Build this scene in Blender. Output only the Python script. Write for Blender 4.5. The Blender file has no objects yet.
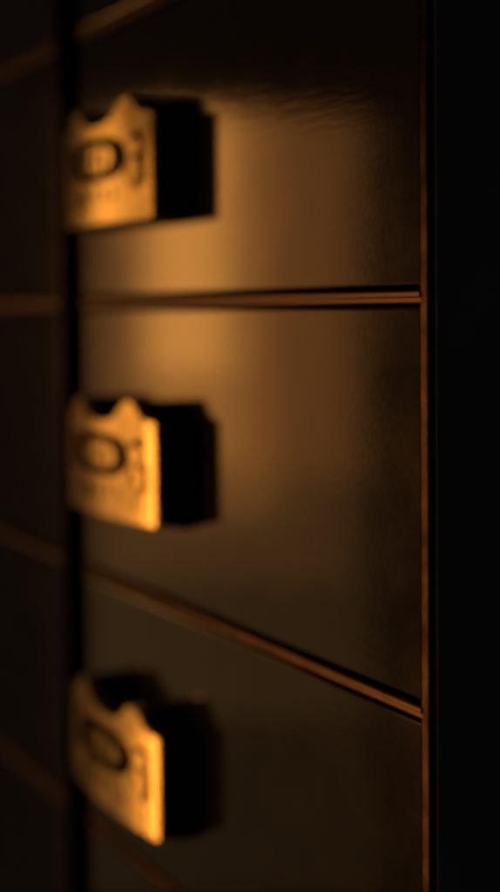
import bpy, bmesh, math, random
from mathutils import Vector, Matrix
random.seed(4)
C = bpy.context.scene.collection
sc = bpy.context.scene
H = 0.12                                   # metres per drawer pitch; lengths below are in drawer pitches

# ------------------------------------------------------------------ materials
def mat(name, col, rough, metal, coat=0.0, bump=None, spec=.5, var=0.0, rvar=0.0, vscale=6.0):
    m = bpy.data.materials.new(name); m.use_nodes = True
    n = m.node_tree.nodes; l = m.node_tree.links; b = n['Principled BSDF']
    b.inputs['Base Color'].default_value = (*col, 1)
    b.inputs['Roughness'].default_value = rough
    b.inputs['Metallic'].default_value = metal
    b.inputs['Specular IOR Level'].default_value = spec
    b.inputs['Coat Weight'].default_value = coat
    b.inputs['Coat Roughness'].default_value = 0.12
    tc = n.new('ShaderNodeTexCoord')
    geo = n.new('ShaderNodeNewGeometry')
    if var or rvar:
        nz = n.new('ShaderNodeTexNoise'); nz.inputs['Scale'].default_value = vscale / H
        nz.inputs['Detail'].default_value = 6; nz.inputs['Roughness'].default_value = .62
        l.new(geo.outputs['Position'], nz.inputs['Vector'])
        if var:
            mr = n.new('ShaderNodeMapRange'); mr.inputs[1].default_value = .3; mr.inputs[2].default_value = .7
            mr.inputs[3].default_value = 1 - var; mr.inputs[4].default_value = 1 + var
            l.new(nz.outputs['Fac'], mr.inputs[0])
            mx = n.new('ShaderNodeVectorMath'); mx.operation = 'SCALE'
            mx.inputs[0].default_value = col; l.new(mr.outputs[0], mx.inputs['Scale'])
            l.new(mx.outputs[0], b.inputs['Base Color'])
        if rvar:
            mr = n.new('ShaderNodeMapRange'); mr.inputs[1].default_value = .3; mr.inputs[2].default_value = .7
            mr.inputs[3].default_value = rough - rvar; mr.inputs[4].default_value = rough + rvar
            l.new(nz.outputs['Fac'], mr.inputs[0]); l.new(mr.outputs[0], b.inputs['Roughness'])
    if bump:
        prev = None
        for (sx, sy, sz, st, dist) in bump:
            mp = n.new('ShaderNodeVectorMath'); mp.operation = 'MULTIPLY'
            mp.inputs[1].default_value = (sx / H, sy / H, sz / H)
            l.new(geo.outputs['Position'], mp.inputs[0])
            nz = n.new('ShaderNodeTexNoise'); nz.inputs['Scale'].default_value = 1; nz.inputs['Detail'].default_value = 3
            l.new(mp.outputs[0], nz.inputs['Vector'])
            bp = n.new('ShaderNodeBump'); bp.inputs['Strength'].default_value = st
            bp.inputs['Distance'].default_value = dist * H
            l.new(nz.outputs['Fac'], bp.inputs['Height'])
            if prev: l.new(prev.outputs[0], bp.inputs['Normal'])
            prev = bp
        l.new(prev.outputs[0], b.inputs['Normal'])
    return m

M_front = mat('bronze_lacquer', (.145, .12, .085), .085, .9, bump=[(6, 6, 46, .3, .0008), (48, 48, 60, .4, .00018)],
              var=.07, rvar=.015, vscale=5)
M_copper = mat('copper_trim', (.10, .053, .034), .34, .9, bump=[(30, 30, 30, .4, .0008)], var=.2, rvar=.08, vscale=9)
M_edge = mat('copper_edging', (.085, .042, .025), .17, .9, bump=[(30, 30, 30, .3, .0004)], var=.2, rvar=.04, vscale=9)
M_side = mat('side_lifted_black', (.17, .175, .20), .6, 0, spec=.2, var=.25, vscale=2, bump=[(30, 30, 30, .4, .001)])  # carcass black lightened in its colour for the side the lamps miss
M_black = mat('black_enamel', (.007, .007, .009), .85, 0, spec=.05, bump=[(40, 40, 40, .3, .0005)])
M_iron = mat('black_iron', (.03, .03, .04), .6, 0, spec=.2, bump=[(50, 50, 50, .4, .0008)])
M_brass = mat('aged_brass', (.90, .67, .26), .23, .9, bump=[(13, 13, 3, .5, .004), (22, 22, 22, .35, .001)], var=.14, rvar=.05, vscale=7)
M_ink = mat('blackened_recess', (.010, .006, .004), .8, 0, spec=.05)

# ------------------------------------------------------------------ mesh helpers
def link(name, bm, m, parent=None, smooth=False):
    bmesh.ops.recalc_face_normals(bm, faces=bm.faces)
    me = bpy.data.meshes.new(name); bm.to_mesh(me); bm.free()
    if smooth:
        for p in me.polygons: p.use_smooth = True
    me.materials.append(m)
    o = bpy.data.objects.new(name, me); C.objects.link(o)
    if parent: o.parent = parent
    return o

def box(bm, x0, x1, y0, y1, z0, z1, bev=0, seg=2, along=False):
    b2 = bmesh.new()
    bmesh.ops.create_cube(b2, size=1)
    for v in b2.verts:
        v.co = Vector((((x0 + x1) / 2 + v.co.x * (x1 - x0)) * H, ((y0 + y1) / 2 + v.co.y * (y1 - y0)) * H,
                       ((z0 + z1) / 2 + v.co.z * (z1 - z0)) * H))
    if bev:
        bmesh.ops.bevel(b2, geom=[e for e in b2.edges if not along or abs(e.verts[0].co.x - e.verts[1].co.x) > 1e-4], offset=bev * H, segments=seg, profile=.5, affect='EDGES')
    tmp = bpy.data.meshes.new('t'); b2.to_mesh(tmp); b2.free(); bm.from_mesh(tmp); bpy.data.meshes.remove(tmp)

def smoothpts(pts, it=2):
    for _ in range(it):                    # Chaikin corner cutting on a closed loop
        q = []
        for i in range(len(pts)):
            a, b = pts[i], pts[(i + 1) % len(pts)]
            q.append((a[0] * .75 + b[0] * .25, a[1] * .75 + b[1] * .25))
            q.append((a[0] * .25 + b[0] * .75, a[1] * .25 + b[1] * .75))
        pts = q
    return pts

# half outline of the crested plate: (u, z), u from the plate's middle to its side
half = [(0, .614), (.05, .616), (.105, .624), (.15, .640), (.185, .668), (.212, .690), (.262, .692), (.282, .684), (.305, .662),
        (.325, .645), (.355, .634), (.385, .629), (.42, .628), (.4300, .622), (.4310, .600), (.431, .32), (.431, .292), (.424, .284), (.39, .283), (.2, .283), (.0, .283)]
outline = half + [(-u, z) for u, z in reversed(half[1:-1])]
outline = [(u * .92, z) for u, z in smoothpts(outline, 2)]
BASEK = 1.015
PR = .098

def bow(u):  return .040 - (.27 if u < 0 else .19) * u * u   # bowed along its length; left end curls further, shaped to darken that side

def pull_body_bm():
    bm = bmesh.new(); rings = []
    steps = [(0.0, 1.0), (.08, 1.0), (.16, .985), (.5, .66), (.85, .15), (1.0, 0.0)]
    for t, w in steps:
        k = 1 + (BASEK - 1) * w
        rings.append([bm.verts.new((u * k * H, -(PR * t) * H, (z - (.016 * (1 - t) if z < .3 else 0)) * H)) for u, z in outline])
    n = len(outline)
    for a, b in zip(rings, rings[1:]):
        for i in range(n): bm.faces.new((a[i], a[(i + 1) % n], b[(i + 1) % n], b[i]))
    bm.faces.new(rings[-1]); bm.faces.new(list(reversed(rings[0])))
    return bm

def grid_plate_bm():
    """brass plate: front sheet cut into columns so that it can bow, with real thickness"""
    bm = bmesh.new()
    T = .012
    loops = []
    cz = .47
    for (y, k) in ((-PR + .0005, 1.0), (-PR - T, 1.0), (-PR - T, .992)):
        loops.append([bm.verts.new((u * k * H, (y) * H, (cz + (z - cz) * k) * H)) for u, z in outline])
    n = len(outline)
    for a, b in zip(loops, loops[1:]):
        for i in range(n): bm.faces.new((a[i], a[(i + 1) % n], b[(i + 1) % n], b[i]))
    bm.faces.new(list(reversed(loops[0])))
    f = bm.faces.new(loops[-1])
    res = bmesh.ops.triangulate(bm, faces=[f])
    # slice in columns to carry the bow
    for k in range(-8, 9):
        x = k * .05 * H
        geom = [e for e in bm.verts[:] + bm.edges[:] + bm.faces[:]]
        bmesh.ops.bisect_plane(bm, geom=geom, plane_co=(x, 0, 0), plane_no=(1, 0, 0))
    for v in bm.verts:
        if v.co.y < (-PR - .004) * H:
            u = v.co.x / H
            v.co.y = (-PR - T - bow(u)) * H
    return bm

FACE = lambda u: -PR - .012 - bow(u)

def tube_path(bm, pts, r, sides=8, flat=.55, closed=False):
    """raised stroke on the plate: pts in (u, z)"""
    r *= 1.25; n = len(pts); rings = []
    for i, (u, z) in enumerate(pts):
        a = pts[(i - 1) % n] if closed else pts[max(i - 1, 0)]
        b = pts[(i + 1) % n] if closed else pts[min(i + 1, n - 1)]
        d = Vector((b[0] - a[0], b[1] - a[1])).normalized(); nx, nz = -d.y, d.x
        rr = r * (1 if closed or 0 < i < n - 1 else .45)
        ring = []
        for s in range(sides):
            c, q = math.cos(2 * math.pi * s / sides), math.sin(2 * math.pi * s / sides)
            ring.append(bm.verts.new(((u + nx * c * rr) * H, (FACE(u) + .001 - q * rr * flat) * H, (z + nz * c * rr) * H)))
        rings.append(ring)
    m = n if closed else n - 1
    for i in range(m):
        A, B = rings[i], rings[(i + 1) % n]
        for s in range(sides): bm.faces.new((A[s], A[(s + 1) % sides], B[(s + 1) % sides], B[s]))
    if not closed:
        bm.faces.new(list(reversed(rings[0]))); bm.faces.new(rings[-1])

def ring_bm():
    bm = bmesh.new()
    N = 48; sup = 2.5; rings = []
    cu, cz = -.004, .501
    for i in range(N):
        a = 2 * math.pi * i / N
        c, s = math.cos(a), math.sin(a)
        e = 2 / sup
        du = math.copysign(abs(c) ** e, c); dz = math.copysign(abs(s) ** e, s)
        ring = []
        for (ka, kb, h) in ((1, 1, 0), (.97, .95, .014), (.73, .64, .016), (.66, .54, 0)):
            u = cu + .222 * ka * du
            ring.append(bm.verts.new((u * H, (FACE(u) + .002 - h) * H, (cz + .077 * kb * dz) * H)))
        rings.append(ring)
    for i in range(N):
        A, B = rings[i], rings[(i + 1) % N]
        for s in range(4): bm.faces.new((A[s], A[(s + 1) % 4], B[(s + 1) % 4], B[s]))
    return bm

def arc(bm, cu, cz, ru, rz, a0, a1, r, k=9):
    tube_path(bm, [(cu + ru * math.cos(math.radians(a0 + (a1 - a0) * i / (k - 1))),
                    cz + rz * math.sin(math.radians(a0 + (a1 - a0) * i / (k - 1)))) for i in range(k)], r)

def bars_bm(rnd):                          # upright marks inside the ring
    bm = bmesh.new()
    for u in (-.085, -.02, .055):
        u += rnd.uniform(-.01, .01)
        tube_path(bm, [(u, .462 + rnd.uniform(-.005, .005)), (u + rnd.uniform(-.004, .004), .50), (u, .536)], rnd.uniform(.008, .013))
    return bm

def side_marks_bm(rnd):                    # brush-like marks beside the ring
    bm = bmesh.new(); j = lambda: rnd.uniform(-.01, .01)
    arc(bm, .285 + j(), .520 + j(), .045, .040, 150 + 900 * j(), -60, .009)
    arc(bm, .290 + j(), .440 + j(), .045, .050, 110, -100 + 900 * j(), .010)
    tube_path(bm, [(.27, .556), (.31, .563 + j()), (.345, .552)], .008)
    tube_path(bm, [(.355, .50 + j()), (.335, .455), (.35, .40 + j())], .010)
    tube_path(bm, [(.24, .50 + j()), (.235, .45), (.25, .41 + j())], .007)
    return bm

def lower_marks_bm(rnd):                   # strokes below and left of the ring
    bm = bmesh.new(); j = lambda: rnd.uniform(-.012, .012)
    tube_path(bm, [(-.17 + j(), .412), (-.165, .37), (-.172, .322 + j())], .014)
    tube_path(bm, [(-.10 + j(), .408), (-.095, .37), (-.10, .33)], .009)
    tube_path(bm, [(-.03 + j(), .41), (-.025, .38), (-.03, .345 + j())], .009)
    tube_path(bm, [(.06 + j(), .408), (.065, .385), (.055, .35 + j())], .009)
    tube_path(bm, [(.14, .405), (.145 + j(), .375), (.14, .34 + j())], .007)
    arc(bm, -.29, .50, .035, .07, 100, -90, .012)
    return bm

# ------------------------------------------------------------------ the cabinet
LINES = [2.045, 1.029, .0113, -1.0238, -2.0165, -3.025]     # centre heights of the copper rails
RH = .030                                                    # half height of the rail zone
W = 2.25                                                    # drawer width
S_STRIP = .034
X1 = -2.27; STILE = .24                                    # black stile between the columns
cols = [0.0, X1 - STILE]                                     # right edges of the two columns
ZT, ZB = LINES[0] + .05, LINES[-1] - .05
XL = cols[1] - W - .035
ZOFF = .0

cab = bpy.data.objects.new('drawer_cabinet', None); C.objects.link(cab)
cab.location = (0, 0, 1.0)
cab['label'] = 'dark cabinet with bronze coloured drawer fronts, copper coloured edging and crested brass pulls'
cab['category'] = 'drawer cabinet'

# carcass: black enamelled body behind and beside the fronts
bm = bmesh.new()
box(bm, XL - .12, .004, .165, 3.2, ZB - .12, ZT + .12)
box(bm, X1 - STILE + .014, X1 - .004, .12, .164, ZB, ZT)                        # recessed stile between the columns
box(bm, XL - .12, XL, -.004, .164, ZB - .12, ZT + .12, .006)
box(bm, XL + .002, .006, -.004, .164, ZT + .002, ZT + .12, .006)
box(bm, XL + .002, .006, -.004, .164, ZB - .12, ZB - .002, .006)
for c in cols: box(bm, c - .016, c + .0055, .014, .163, ZB, ZT)
link('carcass', bm, M_black, cab)
bm = bmesh.new(); box(bm, .006, .026, .014, 3.2, ZB - .12, ZT + .12)
link('side_panel', bm, M_side, cab)

def moulding(name, x0, x1, z0, z1, vertical, back=.14):
    """half-round copper strip with a shallow step on one side"""
    prof = [(0, back), (0, -.001), (.06, -.005), (.14, -.007), (.46, -.007), (.54, -.005), (.60, -.001), (.94, -.001), (1, .002), (1, back)]
    if vertical: prof = [(0, back), (0, -.002), (1, -.002), (1, back)]
    bm = bmesh.new(); A = []; B = []
    for t, y in prof:
        if vertical:
            x = x1 + (x0 - x1) * t
            A.append(bm.verts.new((x * H, y * H, z0 * H))); B.append(bm.verts.new((x * H, y * H, z1 * H)))
        else:
            z = z1 + (z0 - z1) * t
            A.append(bm.verts.new((x0 * H, y * H, z * H))); B.append(bm.verts.new((x1 * H, y * H, z * H)))
    for i in range(len(prof)):
        j = (i + 1) % len(prof)
        bm.faces.new((A[i], A[j], B[j], B[i]))
    bm.faces.new(A); bm.faces.new(list(reversed(B)))
    return link(name, bm, M_edge if vertical else M_copper, cab)

for c in cols:
    moulding('edge_strip', c - .017, c + .008, ZB, ZT, True, .012)
    for k, z in enumerate(LINES):
        moulding('rail', c - .021 - W + .012, c - .0175, z - .018, z + .012, False)


def make_drawer(z_low, z_high):
    """front slab; the object's origin sits on the rail line below the drawer, at its right edge"""
    bm = bmesh.new()
    box(bm, -W + .002, -.025, 0, .150, z_low, z_high, .006, 3, True)
    return link('drawer', bm, M_front, cab)

proto = {}
def add_pull(drawer, dz, row):
    """the pull: iron body, crested brass plate, dark oval ring and engraved marks, all moving with the drawer"""
    rnd = random.Random(40 + row)
    fixed = (('pull_body', pull_body_bm, M_iron, False), ('face_plate', grid_plate_bm, M_brass, False), ('oval_ring', ring_bm, M_ink, True))
    cut = (('ring_bars', bars_bm), ('side_engraving', side_marks_bm), ('lower_engraving', lower_marks_bm))
    parts = []
    for name, fn, mt, sm in fixed:
        if name not in proto:
            proto[name] = o = link(name, fn(), mt, drawer, sm)
        else:
            o = proto[name].copy(); C.objects.link(o); o.parent = drawer
        parts.append(o)
    for name, fn in cut: parts.append(link(name, fn(rnd), M_ink, drawer, True))
    tilt = TILT[row]
    for o in parts:
        o.rotation_euler = (0, tilt, 0)
        # turn about the middle of the plate
        c = Vector((0, 0, .46 * H)); c2 = c.copy(); c2.rotate(Matrix.Rotation(tilt, 3, 'Y'))
        o.location = Vector((-1.74 * H, 0, dz * H)) + c - c2

PULLZ = [0.0, 0.0, -.020, -.055, -.08]
TILT = [0.0, .008, -.012, .010, 0.0]
for ci, c in enumerate(cols):
    for r in range(5):
        top, low = LINES[r], LINES[r + 1]
        d = make_drawer(.026, (top - low) - .030)
        d.location = (c * H, 0, low * H)
        add_pull(d, (1 - r) - low + PULLZ[r], r)

# ------------------------------------------------------------------ camera (fitted to the photograph)
f_px, yaw, pitch, roll, cy, cxx, cyy, czz = 1400.0, 1.07588, -0.04018, -0.00854, 365.02, 2.81446, -2.00865, -0.01786
F = Vector((-math.sin(yaw) * math.cos(pitch), math.cos(yaw) * math.cos(pitch), math.sin(pitch)))
R = Vector((math.cos(yaw), math.sin(yaw), 0)); U = R.cross(F)
R2 = R * math.cos(roll) + U * math.sin(roll); U2 = -R * math.sin(roll) + U * math.cos(roll)
O = Vector((0, 0, 1.0))
camloc = Vector((cxx, cyy, czz)) * H + O
cd = bpy.data.cameras.new('camera'); cam = bpy.data.objects.new('camera', cd); C.objects.link(cam)
m = Matrix((R2, U2, -F)).transposed().to_4x4(); m.translation = camloc
cam.matrix_world = m
cd.sensor_fit = 'VERTICAL'; cd.sensor_height = 36; cd.lens = f_px / 892 * 36
cd.shift_y = -(446 - cy) / 892
cd.clip_start = .01; cd.clip_end = 50
cd.dof.use_dof = True; cd.dof.focus_distance = 3.5 * H
cd.dof.aperture_fstop = cd.lens / 1000 / (.135 * H)
cd.dof.aperture_blades = 0
sc.camera = cam

# ------------------------------------------------------------------ lamps: warm panels far to the left in front of the cabinet
def ray(px, py, Z):
    return camloc + (F + R2 * ((px - 250) / f_px) + U2 * ((cy - py) / f_px)) * Z * H
def lamp(name, x0, x1, y0, y1, L, col, Z=19):
    """an area lamp whose mirror image in the plane of the fronts fills this stretch"""
    a = ray((x0 + x1) / 2, (y0 + y1) / 2, Z)
    a = Vector((a.x, -a.y, a.z))
    mir = lambda v: Vector((v.x, -v.y, v.z))
    zax = mir(F)                              # the lamp shines along -z
    xax = mir(R2); yax = zax.cross(xax)
    mm = Matrix((xax, yax, zax)).transposed().to_4x4(); mm.translation = a
    ld = bpy.data.lights.new(name, 'AREA'); ld.shape = 'RECTANGLE'
    ld.size = (x1 - x0) / f_px * Z * H; ld.size_y = (y1 - y0) / f_px * Z * H
    ld.energy = L * math.pi * ld.size * ld.size_y
    ld.color = col
    o = bpy.data.objects.new(name, ld); C.objects.link(o); o.matrix_world = mm
    return o
WARM = (1, .42, .10)
lamp('warm_panel', 146, 226, 112, 372, 1.4, (1, .46, .10), 19.0)
lamp('warm_panel', 146, 236, 114, 460, .6, (1, .46, .10), 19.15)
lamp('warm_panel', 148, 275, 112, 520, .42, WARM, 19.3)
lamp('warm_panel', 104, 362, 112, 480, .28, (1, .35, .085), 19.6)
lamp('warm_panel', 100, 345, 114, 580, .15, (1, .42, .12), 19.9)
lamp('warm_panel', 90, 365, 116, 720, .08, (1, .55, .22), 20.2)
lamp('warm_panel', 80, 380, 124, 900, .06, (1, .58, .24), 20.3)
lamp('warm_panel', 532, 668, 230, 900, 11.5, WARM, 20.4)  # panel added to brighten the brass plates; its reflection misses the drawer fronts

w = bpy.data.worlds.new('World'); sc.world = w; w.use_nodes = True
w.node_tree.nodes['Background'].inputs[0].default_value = (.60, .62, .66, 1)
w.node_tree.nodes['Background'].inputs[1].default_value = .011

sc.view_settings.view_transform = 'Standard'; sc.view_settings.look = 'None'
sc.view_settings.exposure = 0; sc.view_settings.gamma = 1
sc.cycles.filter_width = 3.2
